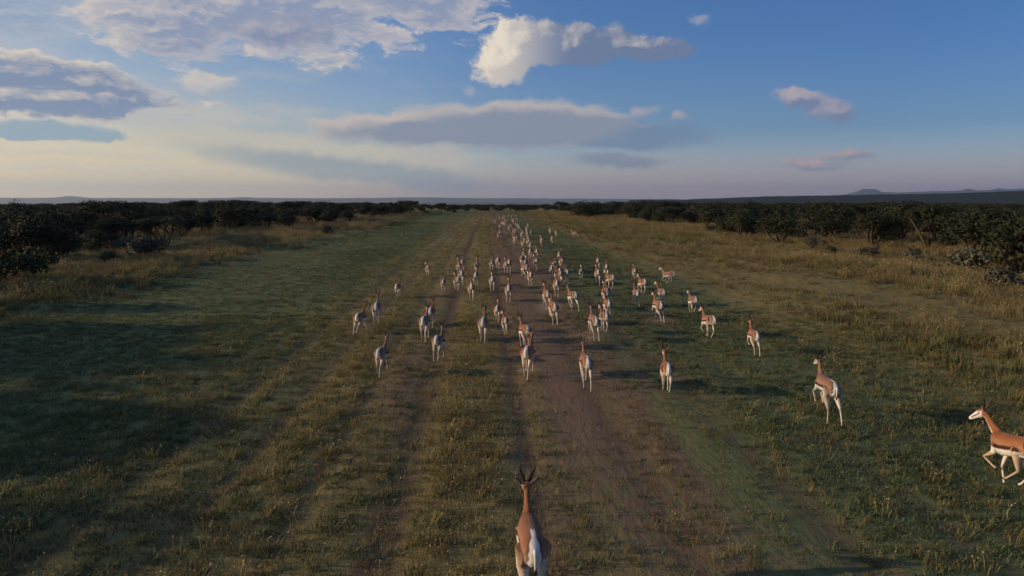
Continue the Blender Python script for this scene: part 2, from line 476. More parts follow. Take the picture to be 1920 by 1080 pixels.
def trunk_mesh(name, rnd, lobes, stems, r0):
    b = Build()
    for i in range(stems):
        a = 6.28 * i / stems + rnd.uniform(-.5, .5)
        tx = Vector(lobes[i % len(lobes)][:3])
        base = Vector((.12 * math.cos(a), .12 * math.sin(a), -.15))
        mid = base.lerp(tx, .5) + Vector((rnd.gauss(0, .12), rnd.gauss(0, .12), -.1))
        b.tube([base, base.lerp(mid, .5) + Vector((rnd.gauss(0, .05), rnd.gauss(0, .05), 0)), mid, tx, tx + Vector((rnd.gauss(0, .2), rnd.gauss(0, .2), .4))], [r0, r0 * .8, r0 * .6, r0 * .35, r0 * .1], 7)
        for j in range(3):
            l = rnd.choice(lobes)
            e = Vector((l[0] + rnd.uniform(-.7, .7) * l[3], l[1] + rnd.uniform(-.7, .7) * l[4], l[2] + rnd.uniform(-.2, .7) * l[5]))
            b.tube([mid, mid.lerp(e, .5) + Vector((rnd.gauss(0, .1), rnd.gauss(0, .1), .1)), e], [r0 * .45, r0 * .28, r0 * .08], 6)
    me = b.mesh(name)
    me.materials.append(M_BARK)
    return me

def tree_kinds():
    out = []
    for i in range(7):
        rnd = random.Random(50 + i)
        lobes = []
        flat = i in (1, 4)                                      # umbrella-shaped thorn trees among rounder bushes
        n = rnd.randint(5, 8)
        for j in range(n):
            a = 6.28 * j / n + rnd.uniform(-.4, .4)
            rr = rnd.uniform(.7, 1.7) * (1.15 if flat else .9)
            if flat:
                lobes.append((rr * math.cos(a), rr * math.sin(a), rnd.uniform(3.0, 3.5), rnd.uniform(.9, 1.3), rnd.uniform(.9, 1.3), rnd.uniform(.45, .65)))
            else:
                lobes.append((rr * math.cos(a), rr * math.sin(a), rnd.uniform(1.0, 2.9), rnd.uniform(.8, 1.3), rnd.uniform(.8, 1.3), rnd.uniform(.7, 1.1)))
        lobes.append((0, 0, 3.3 if flat else 2.6, 1.2, 1.2, .6 if flat else 1.3))
        cr = crown_mesh('crown', rnd, lobes, 4200, .11, M_LEAF)
        tr = trunk_mesh('trunk', rnd, lobes, 2 if flat else 4, .13)
        out.append((cr, tr))
    return out

def bush_kinds(mat, n, seed, leaves, size=.07):
    out = []
    for i in range(n):
        rnd = random.Random(seed + i)
        lobes = [(rnd.uniform(-.4, .4), rnd.uniform(-.4, .4), rnd.uniform(.3, .65), rnd.uniform(.3, .5), rnd.uniform(.3, .5), rnd.uniform(.28, .42)) for _ in range(6)]
        out.append((crown_mesh('crown', rnd, lobes, leaves, size, mat), trunk_mesh('stem', rnd, lobes, 3, .03)))
    return out

TREES = tree_kinds()
PALE = bush_kinds(M_LEAF_PALE, 3, 200, 1500)
GREEN = bush_kinds(M_LEAF_GREEN, 3, 230, 1500)

def plant(name, kinds, i, x, y, s, label, cat, group, rnd, sz=None):
    cr, tr = kinds[i % len(kinds)]
    z = float(ground_z(x, y))
    o = empty(name, (x, y, z), rnd.uniform(0, 6.28), (s, s, sz or s))
    tag(o, label, cat, group)
    mesh_obj('crown', cr, o)
    mesh_obj('trunk' if cat == 'tree' else 'stem', tr, o)
    return o

def left_edge(y):  return float(np.interp(y, [20, 45, 66, 73, 86, 94, 110, 130, 160, 235], [-27, -27.5, -28.5, -33, -36, -27.5, -25.5, -26.5, -24.5, -22.5])) + 1.2 * math.sin(y * .23) + .7 * math.sin(y * .41 + 1)
def right_edge(y): return 27.5 + 3.0 * math.sin(y * .06 + 2) + 1.6 * math.sin(y * .21) - .015 * y

def in_view(x, y, margin=3.0):
    d = CAM_M.transposed() @ Vector((x, y, 2 - CAM_H))
    return d.z < -3 and abs(d.x / -d.z) * FPX < 960 + margin * FPX / -d.z

def scatter(rnd, n, xr, yr, ok, gap):
    pts = []
    tries = 0
    while len(pts) < n and tries < n * 60:
        tries += 1
        x, y = rnd.uniform(*xr), rnd.uniform(*yr)
        if not ok(x, y):
            continue
        g = gap(x, y)
        if all((x - a) ** 2 + (y - b) ** 2 > g * g for a, b in pts):
            pts.append((x, y))
    return pts

ORD = 'first second third fourth fifth sixth seventh eighth ninth tenth eleventh twelfth thirteenth fourteenth fifteenth sixteenth seventeenth eighteenth nineteenth twentieth'.split()
def nth(i):
    return ORD[i] if i < 20 else ('twenty-' + ORD[i - 20] if i < 29 else 'thirty-' + ORD[i - 30] if 29 < i < 39 else 'thirtieth')

FAR_PTS = []                                                  # bush too far back or too hidden to tell apart
def build_trees():
    rnd = random.Random(4)
    used = 0
    for side in (-1, 1):
        if side < 0:
            ok = lambda x, y: x < left_edge(y) and in_view(x, y) and mnoise.noise(Vector((x * .07, y * .05, 2))) > -.08
            xr = (-120, -20)
        else:
            ok = lambda x, y: x > right_edge(y) and in_view(x, y) and mnoise.noise(Vector((x * .07, y * .05, 9))) > -.08
            xr = (20, 120)
        depth = lambda x, y: (left_edge(y) - x) if side < 0 else (x - right_edge(y))
        pts = scatter(rnd, 420, xr, (28, 235), ok, lambda x, y: 3.5 + .03 * max(depth(x, y), 0) + .004 * y)
        pts.sort(key=lambda p: depth(*p) * 1.0 + .10 * p[1])
        belt = 'left' if side < 0 else 'right'
        rows = {}
        for j, (x, y) in enumerate(pts):
            dpt = depth(x, y)
            if j >= 148:
                FAR_PTS.append((x, y, rnd.uniform(.72, .90)))
                continue
            s = rnd.choice((.55, .68, .74, .80, .86, .92, 1.0)) * rnd.uniform(.94, 1.05)
            if dpt < 2.5: s *= .9
            dist = 'near' if y < 75 else ('middle' if y < 130 else 'far')
            rows.setdefault((dist, dpt < 4.5), []).append((x, y, s))
        for (dist, front), row in rows.items():
            row.sort(key=lambda t: t[1])
            for n, (x, y, s) in enumerate(row):
                if front:
                    lab = f"{nth(n)} dark thorn tree, nearest first, on the front edge of the {belt} belt's {dist} stretch"
                else:
                    lab = f"dark thorn tree behind the front row in the {dist} stretch of the {belt} bush belt"
                plant('thorn_tree', TREES, rnd.randrange(7), x, y, s * rnd.uniform(1.05, 1.35), lab, 'tree', f"thorn trees {'on the edge of' if front else 'inside'} the {dist} {belt} belt", rnd, sz=s)
    # trees that stand out against the sky, one by one
    for px, top, y, ki, wid, lab in [
            (766, 377.5, 178, 1, 1.1, 'round-topped dark tree rising above the skyline left of the strip'),
            (826, 381.0, 205, 4, .8, 'small lone tree on the skyline just left of the strip end'),
            (1096, 376.0, 150, 2, 1.5, 'broad dark tree beside the far right edge of the strip'),
            (655, 408, 122, 3, .55, 'small round bush standing free in front of the left belt'),
            (1182, 378, 140, 5, 1.1, 'dark tree with a paler shrub before it at the right belt'),
            (590, 383, 118, 6, 1.5, 'widest black-green tree at the front of the left belt'),
            (1370, 400, 78, 0, 1.25, 'low wide dark tree jutting out from the right belt'),
            (1640, 402, 57, 5, 1.35, 'largest dark tree on the right, its crown reaching low over the grass')]:
        d = ray(px, 380)
        x = d.x / d.y * y
        h = CAM_H - (top - 374.5) / FPX * math.hypot(x, y)
        s = h / 3.85
        o = plant('thorn_tree', TREES, ki, x, y, s * wid, lab, 'tree', None, rnd, sz=s)
    return

build_trees()

def build_side_trees():
    # the belt goes on beside the camera, outside the picture; its shadows lie across the left of the strip
    rnd = random.Random(31)
    for x, y in [(-17.5, -2), (-19, 3), (-18.2, 8.5), (-19.6, 12.4), (-21.5, 18.5), (-23, 23), (-23, 14), (-20.6, 17.4), (-22.8, 20.5), (-26.5, 20), (-27, 27), (-30, 31)]:
        plant('thorn_tree', TREES, rnd.randrange(7), x, y, rnd.uniform(.85, 1.0), 'thorn tree of the left belt standing beside the viewer', 'tree', 'thorn trees beside the viewer', rnd)
build_side_trees()

def build_bushes():
    rnd = random.Random(9)
    spec = [  # px, py of the base, height in m, kind, label
        (272, 492, 1.75, PALE, 'largest grey twiggy bush in front of the left belt'),
        (232, 478, 1.2, PALE, 'grey bush just left of the largest grey bush by the left belt'),
        (140, 476, 1.3, GREEN, 'olive bush in front of the darkest trees at far left'),
        (200, 500, .9, GREEN, 'low dark bush before the grey bushes on the left'),
        (30, 540, 1.8, GREEN, 'bluish dark bush cut by the left frame edge'),
        (485, 452, .8, GREEN, 'tiny round bush alone in the pale grass on the left'),
        (615, 440, 1.1, GREEN, 'low bush beside the small round free-standing bush'),
        (730, 412, 1.3, PALE, 'pale bush on the left verge below the skyline trees'),
        (800, 402, 1.3, GREEN, 'green bush near the far end of the left verge'),
        (850, 399, 1.2, GREEN, 'farthest green bush left of the strip end'),
        (1195, 412, 1.7, PALE, 'pale feathery shrub in front of the right belt trees'),
        (1260, 424, 1.0, PALE, 'low pale shrub on the right verge far off'),
        (1330, 440, 1.2, PALE, 'grey shrub under the low wide tree on the right'),
        (1470, 440, 1.3, PALE, 'light grey shrub between two dark trees on the right'),
        (1525, 470, 1.1, PALE, 'low grey shrub left of the largest right tree'),
        (1555, 485, .8, GREEN, 'small dark shrub below the grey one on the right verge'),
        (1625, 487, 1.1, PALE, 'whitish shrub at the foot of the largest right tree'),
        (1705, 492, 1.2, PALE, 'wide pale shrub right of the largest right tree'),
        (1830, 512, 1.5, PALE, 'pale grey-green bush on the right verge with dark hollow under it'),
        (1900, 505, 1.6, GREEN, 'olive bush at the right frame edge before the trees'),
        (1880, 545, 1.3, PALE, 'mid-sized grey bush nearest the right frame edge'),
        (1150, 436, .6, GREEN, 'tiny bush on the right verge near the herd head'),
    ]
    for i, (px, py, h, kinds, lab) in enumerate(spec):
        p = on_plane(px, py)
        s = h / 1.0
        plant('bush', kinds, i, p.x, p.y, s * rnd.uniform(1.0, 1.35), lab, 'bush', None, rnd, sz=s)
build_bushes()

# ------------------------------------------------------------------ what nobody could count: instances on points
def source_collection(name, meshes):
    c = bpy.data.collections.new(name)
    for i, me in enumerate(meshes):
        c.objects.link(bpy.data.objects.new(f'{name}_source_{i}', me))
    return c

def stuff(name, pts, rots, scls, idxs, coll, label, cat):
    me = bpy.data.meshes.new(name)
    n = len(pts)
    me.vertices.add(n)
    me.vertices.foreach_set('co', np.asarray(pts, np.float32).ravel())
    for an, ty, arr in (('rot', 'FLOAT_VECTOR', rots), ('scl', 'FLOAT_VECTOR', scls)):
        a = me.attributes.new(an, ty, 'POINT')
        a.data.foreach_set('vector', np.asarray(arr, np.float32).ravel())
    a = me.attributes.new('idx', 'INT', 'POINT')
    a.data.foreach_set('value', np.asarray(idxs, np.int32))
    o = mesh_obj(name, me)
    g = bpy.data.node_groups.new(name + '_nodes', 'GeometryNodeTree')
    g.interface.new_socket('Geometry', in_out='INPUT', socket_type='NodeSocketGeometry')
    g.interface.new_socket('Geometry', in_out='OUTPUT', socket_type='NodeSocketGeometry')
    gi, go = g.nodes.new('NodeGroupInput'), g.nodes.new('NodeGroupOutput')
    ci = g.nodes.new('GeometryNodeCollectionInfo')
    ci.inputs['Collection'].default_value = coll
    ci.inputs['Separate Children'].default_value = True
    ci.inputs['Reset Children'].default_value = True
    ip = g.nodes.new('GeometryNodeInstanceOnPoints')
    ip.inputs['Pick Instance'].default_value = True
    def attr(nm, ty):
        a = g.nodes.new('GeometryNodeInputNamedAttribute')
        a.data_type = ty
        a.inputs['Name'].default_value = nm
        return a.outputs['Attribute']
    L = g.links.new
    L(gi.outputs[0], ip.inputs['Points'])
    L(ci.outputs[0], ip.inputs['Instance'])
    L(attr('idx', 'INT'), ip.inputs['Instance Index'])
    L(attr('rot', 'FLOAT_VECTOR'), ip.inputs['Rotation'])
    L(attr('scl', 'FLOAT_VECTOR'), ip.inputs['Scale'])
    L(ip.outputs[0], go.inputs[0])
    md = o.modifiers.new('scatter', 'NODES')
    md.node_group = g
    tag(o, label, cat, kind='stuff')
    return o

def build_far_bush():
    rnd = random.Random(21)
    pts = [(x, y, s) for x, y, s in FAR_PTS]
    n = 0
    while n < 3500:                                            # wooded plain beyond the strip
        y = 235 * math.exp(rnd.uniform(0, 1.9))
        x = rnd.uniform(-1.0, 1.0) * (y * .85 + 20) + y * .03
        if abs(x + .004 * y) < 18 and y < 240:
            continue
        clear = mnoise.noise(Vector((x * .006, y * .003, 4.0)))
        if clear > .22 and y > 350:
            continue
        pts.append((x, y, rnd.uniform(.6, .9) * (.72 if abs(x) < 30 + .1 * y and y < 700 else .95)))
        n += 1
    P = [(x, y, float(ground_z(x, y)) - .1) for x, y, s in pts]
    stuff('distant_bushland', P, [(0, 0, rnd.uniform(0, 6.28)) for _ in pts], [(s * rnd.uniform(1.0, 1.35), s * rnd.uniform(1.0, 1.35), s) for _, _, s in pts],
          [rnd.randrange(7) for _ in pts], source_collection('far_crown', [t[0] for t in TREES]),
          'dark bushland stretching behind the tree belts to the horizon', 'bushland')
build_far_bush()

# ------------------------------------------------------------------ springboks
def seg_info(P, poly, rad):
    """signed distance of points to a tapered polyline, and how far along it the nearest place lies (0..n)"""
    best = np.full(len(P), 1e9); along = np.zeros(len(P))
    for i in range(len(poly) - 1):
        a, b = np.array(poly[i]), np.array(poly[i + 1])
        ab = b - a
        t = np.clip(((P - a) @ ab) / max(ab @ ab, 1e-9), 0, 1)
        d = np.linalg.norm(P - (a + t[:, None] * ab), axis=1)
        ra = [np.mean(r) if isinstance(r, tuple) else r for r in (rad[i], rad[i + 1])]
        d = d - (ra[0] + (ra[1] - ra[0]) * t)
        m = d < best
        best[m] = d[m]; along[m] = i + t[m]
    return best, along

TORSO = [(-.475, .765, .660, .030), (-.455, .800, .610, .070), (-.41, .838, .555, .108), (-.32, .862, .525, .136), (-.20, .853, .535, .138), (-.05, .835, .520, .140),
         (.08, .822, .495, .146), (.20, .822, .470, .142), (.29, .828, .480, .122), (.36, .815, .530, .095), (.42, .775, .600, .058), (.445, .735, .650, .025)]
TORSO = [(y, zt, zb, hw * .90) for y, zt, zb, hw in TORSO]

def leg_front(side, a, x=.075):
    sh = np.array((side * (x + .01), .27, .66))
    L = (.17, .23, .20, .085)
    pts = [sh]
    for ang, l in zip(a, L):
        p = pts[-1] + np.array((0, math.sin(R(ang)) * l, -math.cos(R(ang)) * l))
        pts.append(p)
    pts[1][0] = side * (x + .012)
    for i in (2, 3, 4): pts[i][0] = side * (x - .012 * (i - 2))
    return pts, [.066, .042, .0225, .0165, .0195]

def leg_hind(side, a, x=.085):
    hip = np.array((side * (x + .0), -.30, .72))
    L = (.24, .29, .255, .09)
    pts = [hip]
    for ang, l in zip(a, L):
        p = pts[-1] + np.array((0, math.sin(R(ang)) * l, -math.cos(R(ang)) * l))
        pts.append(p)
    pts[1][0] = side * (x + .02)
    for i in (2, 3, 4): pts[i][0] = side * (x - .008 * (i - 2))
    return pts, [.108, .068, .0255, .0175, .0205]

# angles of thigh / shank / cannon / hoof from straight down, forwards positive: left fore, right fore, left hind, right hind; neck lean, body pitch, head turn
HEAD = 1.18                                                   # head size
POSES = {
    'trot':    ((-18, 22, 8, 20), (-22, -8, -48, -40), (12, -48, -12, 12), (38, -34, 16, 30), 0, 0, 0),
    'trot_b':  ((-22, -10, -45, -35), (-18, 20, 10, 22), (36, -36, 14, 28), (14, -46, -14, 8), 3, 1, -14),
    'stretch': ((-2, 46, 34, 48), (-10, 30, 8, 0), (-4, -66, -42, -52), (6, -58, -26, -36), 8, 3, 0),
    'gather':  ((2, 44, -56, -72), (-18, 12, -30, -42), (62, -18, 44, 58), (52, -26, 34, 50), 4, -3, 0),
    'push':    ((8, 56, -30, -46), (0, 40, -52, -66), (16, -30, 0, 14), (-8, -54, -30, -22), 2, 5, 0),
    'chase':   ((18, 60, -58, -66), (-6, 20, -12, -20), (66, -8, 52, 66), (56, -16, 40, 56), 22, -5, 12),
    'trot_c':  ((-16, 26, 14, 26), (-20, -14, -56, -50), (6, -54, -22, 0), (42, -28, 22, 36), 24, -2, 22),
    'reach':   ((4, 52, 42, 56), (-4, 38, 18, 10), (2, -60, -36, -46), (-8, -70, -50, -60), 26, 1, -16),
    'canter':  ((-8, 30, -20, -34), (-16, 6, -6, 4), (46, -32, 22, 36), (24, -46, -8, 4), 14, -1, 16),
    'land':    ((-14, 12, 4, 10), (-10, 24, 16, 24), (34, -50, -6, -22), (26, -56, -24, -40), 10, -5, 10),
    'bound':   ((6, 36, -74, -90), (2, 30, -80, -96), (28, -52, -20, -34), (22, -58, -30, -44), -2, 4, -10),
}

FAWN, DEEP, BAND, WHITE, CREAM = (.262, .118, .057), (.165, .060, .029), (.038, .018, .012), (.70, .68, .64), (.50, .395, .285)
HOOF, EARC = (.020, .016, .014), (.21, .145, .10)

M_COAT, _k, _b = material('springbok_coat', 0.9, 0.08)
_a = _k.new('ShaderNodeVertexColor', layer_name='coat').outputs[0]
_co = _k.new('ShaderNodeTexCoord').outputs['Object']
_n = _k.noise(_k.v('MULTIPLY', _co, (60, 25, 60)), 1.0, 4, .6)
_oi = _k.new('ShaderNodeObjectInfo').outputs['Random']
_hs = _k.new('ShaderNodeHueSaturation')
_k.put(_hs.inputs['Color'], _a)
_k.put(_hs.inputs['Saturation'], _k.m('MULTIPLY_ADD', _oi, .35, .76))
_k.put(_hs.inputs['Value'], _k.m('ADD', _k.m('MULTIPLY', _n, .36), _k.m('MULTIPLY_ADD', _oi, .22, .70)))
_k.put(_b.inputs['Base Color'], _hs.outputs[0])
_bm = _k.new('ShaderNodeBump'); _bm.inputs['Strength'].default_value = .5; _bm.inputs['Distance'].default_value = .012
_k.put(_bm.inputs['Height'], _n); _k.put(_b.inputs['Normal'], _bm.outputs[0])
_b.inputs['Sheen Weight'].default_value = 0.15
_b.inputs['Sheen Roughness'].default_value = 0.5
M_HORN, _k, _b = material('horn', 0.45, 0.4)
_w = _k.noise(_k.v('MULTIPLY', _k.new('ShaderNodeTexCoord').outputs['Object'], (10, 10, 90)), 1.0, 2, .5)
_k.put(_b.inputs['Base Color'], _k.mix(_w, (.012, .010, .009), (.045, .036, .030)))
M_EYE, _k, _b = material('eye', 0.12, 0.6)
_b.inputs['Base Color'].default_value = (.006, .004, .003, 1)

def make_pose(name, pose, voxel):
    fl, fr, hl, hr, neck_lean, pitch, turn = pose
    b = Build()
    n = 20
    b0 = 0
    for (y, zt, zb, hw) in TORSO:
        zc, hh = (zt + zb) / 2, (zt - zb) / 2
        for j in range(n):
            a = 2 * math.pi * j / n
            s, c = math.sin(a), math.cos(a)
            b.v.append(Vector((hw * math.copysign(abs(c) ** .85, c), y, zc + hh * s * (1 if s > 0 else (1 - .0 * abs(c))))))
    for i in range(len(TORSO) - 1):
        for j in range(n):
            p, q = i * n + j, i * n + (j + 1) % n
            b.f.append((p, p + n, q + n, q))
    b.f.append(tuple(range(n)))
    e = (len(TORSO) - 1) * n
    b.f.append(tuple(e + j for j in range(n))[::-1])
    nl = math.tan(R(neck_lean))
    tn = R(turn)
    def nk(z, y0): return y0 + (z - .8) * nl
    neck = [(0, .27, .68), (0, nk(.79, .36), .79), (0, nk(.87, .415), .87), (0, nk(.96, .455), .96), (0, nk(1.035, .48), 1.035)]
    nrad = [(.084, .124), (.058, .088), (.040, .058), (.033, .045), (.040, .048)]
    poll = Vector(neck[-1])
    def hd(fx, fy, fz):                                        # head space: y ahead, z up, turned about the poll
        v = Vector((fx, fy, fz)) * HEAD; v.rotate(Matrix.Rotation(tn, 3, 'Z'))
        return tuple(poll + v)
    head = [hd(0, -.035, .005), hd(0, .02, .015), hd(0, .075, -.012), hd(0, .135, -.052), hd(0, .19, -.088), hd(0, .222, -.110)]
    hrad = [.046, (.062, .066), (.057, .065), (.043, .049), (.031, .035), (.022, .024)]
    ears = []
    for s in (-1, 1):
        ears.append([hd(s * .026, -.01, .030), hd(s * .060, -.024, .056), hd(s * .088, -.034, .084), hd(s * .106, -.040, .108), hd(s * .113, -.042, .120)])
    erad = [(.015, .015), (.026, .012), (.029, .0115), (.020, .010), (.008, .008)]
    legs = [leg_front(-1, fl), leg_front(1, fr), leg_hind(-1, hl), leg_hind(1, hr)]
    b.tube(neck, nrad, 14); b.tube(head, hrad, 14)
    for e_ in ears: b.tube(e_, erad, 8)
    lowest = 9
    hooves = []
    for pts, rad in legs:
        lowest = min(lowest, min(p[2] for p in pts))
        full, fr_ = [], []
        for i in range(len(pts) - 1):
            full.append(tuple(pts[i])); fr_.append(rad[i])
            mid = (pts[i] + pts[i + 1]) / 2
            full.append(tuple(mid)); fr_.append(rad[i] * .45 + rad[i + 1] * .55 if i < 2 else min(rad[i], rad[i + 1]) * .92)
        full.append(tuple(pts[-1])); fr_.append(rad[-1])
        b.tube(full, fr_, 10)
    me = b.mesh('raw')
    ob = bpy.data.objects.new('raw', me)
    COL.objects.link(ob)
    md = ob.modifiers.new('r', 'REMESH'); md.mode = 'VOXEL'; md.voxel_size = voxel; md.use_smooth_shade = True
    ms = ob.modifiers.new('s', 'SMOOTH'); ms.factor = .5; ms.iterations = 4
    dg = bpy.context.evaluated_depsgraph_get()
    out = bpy.data.meshes.new_from_object(ob.evaluated_get(dg), depsgraph=dg)
    bpy.data.objects.remove(ob); bpy.data.meshes.remove(me)
    out.name = 'springbok_body_' + name
    nv = len(out.vertices)
    P = np.empty(nv * 3, np.float32); out.vertices.foreach_get('co', P); P = P.reshape(-1, 3).astype(float)
    Nn = np.empty(nv * 3, np.float32); out.vertices.foreach_get('normal', Nn); Nn = Nn.reshape(-1, 3).astype(float)
    # ---- which part each place belongs to
    ty = np.array([t[0] for t in TORSO])
    zt, zb, hw = (np.interp(P[:, 1], ty, [t[i] for t in TORSO]) for i in (1, 2, 3))
    zz = (P[:, 2] - (zt + zb) / 2) / ((zt - zb) / 2 + 1e-6)
    dt = np.maximum(np.abs(P[:, 0]) - hw, np.abs(zz) * (zt - zb) / 2 - (zt - zb) / 2)
    dt = np.where((P[:, 1] < -.49) | (P[:, 1] > .46), 1.0, dt)
    D = [dt]; A = [zz]
    for poly, rad in [(neck, nrad), (head, hrad), (ears[0], erad), (ears[1], erad)] + [(p, r) for p, r in legs]:
        d, al = seg_info(P, poly, rad)
        D.append(d); A.append(al)
    part = np.argmin(np.stack(D), 0)
    # the top of each leg lies on the torso: paint it as torso above the elbow and stifle
    col = np.tile(np.array(FAWN), (nv, 1))
    def paint(mask, c, w=1.0):
        m = (mask.astype(float) * w)[:, None]
        col[:] = col * (1 - m) + np.array(c) * m
    x, y, z = P.T
    nz_ = np.array([mnoise.noise(Vector(p) * 14) for p in P]) * .045
    up = part == 0
    for i, first in ((5, 1.05), (6, 1.05), (7, 1.0), (8, 1.0)):
        up |= (part == i) & (A[i] < first)
    paint(up, CREAM, .16 * (1 - sstep(zz + nz_ * 2, -.1, .6)))
    paint(up, DEEP, sstep(zz + nz_ * 2, .25, .95) * .8)         # redder along the back
    low = up & (y > -.30)
    paint(low, WHITE, 1 - sstep(zz + nz_, -.44, -.22))          # belly
    flank = up & (y > -.27) & (y < .33)
    band = sstep(zz + nz_ * 1.5, -.42, -.24) * (1 - sstep(zz + nz_ * 1.5, -.06, .16)) * sstep(y, -.27, -.20) * (1 - sstep(y, .25, .33))
    paint(flank & (np.abs(Nn[:, 0]) > .25), BAND, band)
    paint(up & (y <= -.20), CREAM, (1 - sstep(z + nz_, .52, .72)) * .8 * (np.abs(Nn[:, 0]) > .3))   # haunch pales downwards
    # rump patch, running up into the fold of the back
    w_r = np.interp(z, [.50, .60, .72, .80, .86], [.050, .066, .066, .050, .026])
    rear = up & (y < -.36)
    paint(rear & (Nn[:, 1] < .2), BAND, (1 - sstep(np.abs(x) - w_r + nz_ * .3, .006, .034)) * .8)
    paint(rear & (Nn[:, 1] < .2), WHITE, 1 - sstep(np.abs(x) - w_r + nz_ * .3, -.012, .012))
    paint(up & (y < -.12) & (Nn[:, 2] > .3), WHITE, (1 - sstep(np.abs(x), .016, .030)) * sstep(-y, .12, .22))
    nk_ = part == 1
    yc = np.interp(z, [p[2] for p in neck], [p[1] for p in neck])
    paint(nk_, DEEP, .35 * (y < yc))
    paint(nk_, WHITE, sstep(y - yc, .012, .040) * .9)           # throat
    h_ = part == 2
    paint(h_, WHITE)
    al = A[2]
    hp = np.array(poll)
    lz = (P[:, 2] - hp[2]) / HEAD; ly = (P - hp) @ np.array((-math.sin(tn), math.cos(tn), 0)) / HEAD
    paint(h_, FAWN, sstep(-ly, -.035, -.005) * 1.0)
    paint(h_ & (Nn[:, 2] > .35), FAWN, (1 - sstep(ly, .075, .12)))
    line = lz - (-.008 - .62 * (ly - .05))
    paint(h_, (.09, .040, .022), (1 - sstep(np.abs(line - .008), .006, .014)) * sstep(ly, .04, .06) * (1 - sstep(ly, .17, .19)))
    paint(h_, HOOF, sstep(ly, .212, .224) * .8)
    for i in (3, 4):
        e_ = part == i
        paint(e_, EARC)
        paint(e_, (.045, .034, .028), sstep(A[i], 2.0, 3.4))
        paint(e_ & (Nn[:, 1] > .35), WHITE, .8)
    for i in (5, 6, 7, 8):
        l_ = (part == i) & (A[i] >= 1.0)
        side = -1 if i in (5, 7) else 1
        paint(l_, CREAM)
        paint(l_, FAWN, (.45 * (Nn[:, 1] > .2) + .12 * (Nn[:, 0] * side > .3)) * (1 - sstep(A[i], 1.6, 2.4) * .6))
        paint(l_, WHITE, sstep(-Nn[:, 0] * side, .3, .7) * .8)
        paint(l_, (.16, .09, .05), .5 * np.exp(-((A[i] - 2.0) / .16) ** 2))
        paint(part == i, HOOF, sstep(A[i], 3.52, 3.66))
    col *= (1 + .22 * np.array([mnoise.fractal(Vector(p) * 7, 1.0, 2.0, 3) for p in P]))[:, None].clip(.7, 1.25)
    # ---- pitch of the body, hooves on the ground
    cp, sp_ = math.cos(R(pitch)), math.sin(R(pitch))
    piv = np.array((0, -.2, .45))
    def pose_pts(Q):
        Q = np.asarray(Q, float) - piv
        return np.stack([Q[:, 0], Q[:, 1] * cp - Q[:, 2] * sp_, Q[:, 1] * sp_ + Q[:, 2] * cp], 1) + piv
    P2 = pose_pts(P)
    drop = P2[:, 2].min() + .012
    P2[:, 2] -= drop
    out.vertices.foreach_set('co', P2.astype(np.float32).ravel())
    ca = out.color_attributes.new('coat', 'FLOAT_COLOR', 'POINT')
    ca.data.foreach_set('color', np.concatenate([col, np.ones((nv, 1))], 1).astype(np.float32).ravel())
    out.materials.clear(); out.materials.append(M_COAT)
    out.polygons.foreach_set('use_smooth', [True] * len(out.polygons))
    out.update()
    # ---- horns, tail, eyes: parts of their own
    parts = []
    def extra(nm, build, mat):
        me_ = build.mesh(nm + '_' + name)
        Q = pose_pts([tuple(v) for v in me_.vertices and [v.co for v in me_.vertices]])
        Q[:, 2] -= drop
        me_.vertices.foreach_set('co', Q.astype(np.float32).ravel())
        me_.materials.append(mat)
        parts.append((nm, me_))
    for s in (-1, 1):
        h = Build()
        path = [hd(s * .022, .012, .045), hd(s * .032, .004, .085), hd(s * .050, -.012, .135), hd(s * .068, -.026, .185), hd(s * .072, -.024, .225), hd(s * .058, -.008, .258)]
        fine, fr2 = [], []
        for i in range(26):                                    # ringed for two thirds of its length
            t = i / 25 * 4.999
            j = int(t); f = t - j
            fine.append(Vector(path[j]).lerp(Vector(path[j + 1]), f))
            r = .0125 * (1 - (i / 25) ** 1.6) + .003
            fr2.append(r * (1.13 if i % 2 and i < 18 else 1.0))
        h.tube(fine, fr2, 8)
        extra('horn', h, M_HORN)
    tl = Build()
    tl.tube([(0, -.465, .775), (0, -.492, .74), (0, -.503, .68), (0, -.502, .61), (.004, -.496, .54), (.006, -.492, .50)], [.020, .017, .012, .010, .015, .004], 8)
    extra('tail', tl, M_TAIL)
    for s in (-1, 1):
        ey = Build()
        c = Vector(hd(s * .047, .055, .005))
        dr = (Vector(hd(s * 1.0, .055 + .25, .005)) - c).normalized()
        rows = []
        ey.tube([c - dr * .012, c - dr * .008, c, c + dr * .007, c + dr * .0105], [.002, .009, .013, .0095, .002], 10)
        extra('eye', ey, M_EYE)
    return out, parts

M_TAIL, _k, _b = material('tail_hair', 0.9, 0.1)
_s = _k.new('ShaderNodeSeparateXYZ'); _k.put(_s.inputs[0], _k.new('ShaderNodeTexCoord').outputs['Generated'])
_k.put(_b.inputs['Base Color'], _k.mix(_k.smooth(_s.outputs[2], .22, .36), (.03, .02, .015), (.72, .69, .64)))

POSE_MESH = {nm: make_pose(nm, p, .0085) for nm, p in POSES.items()}
HERD = []

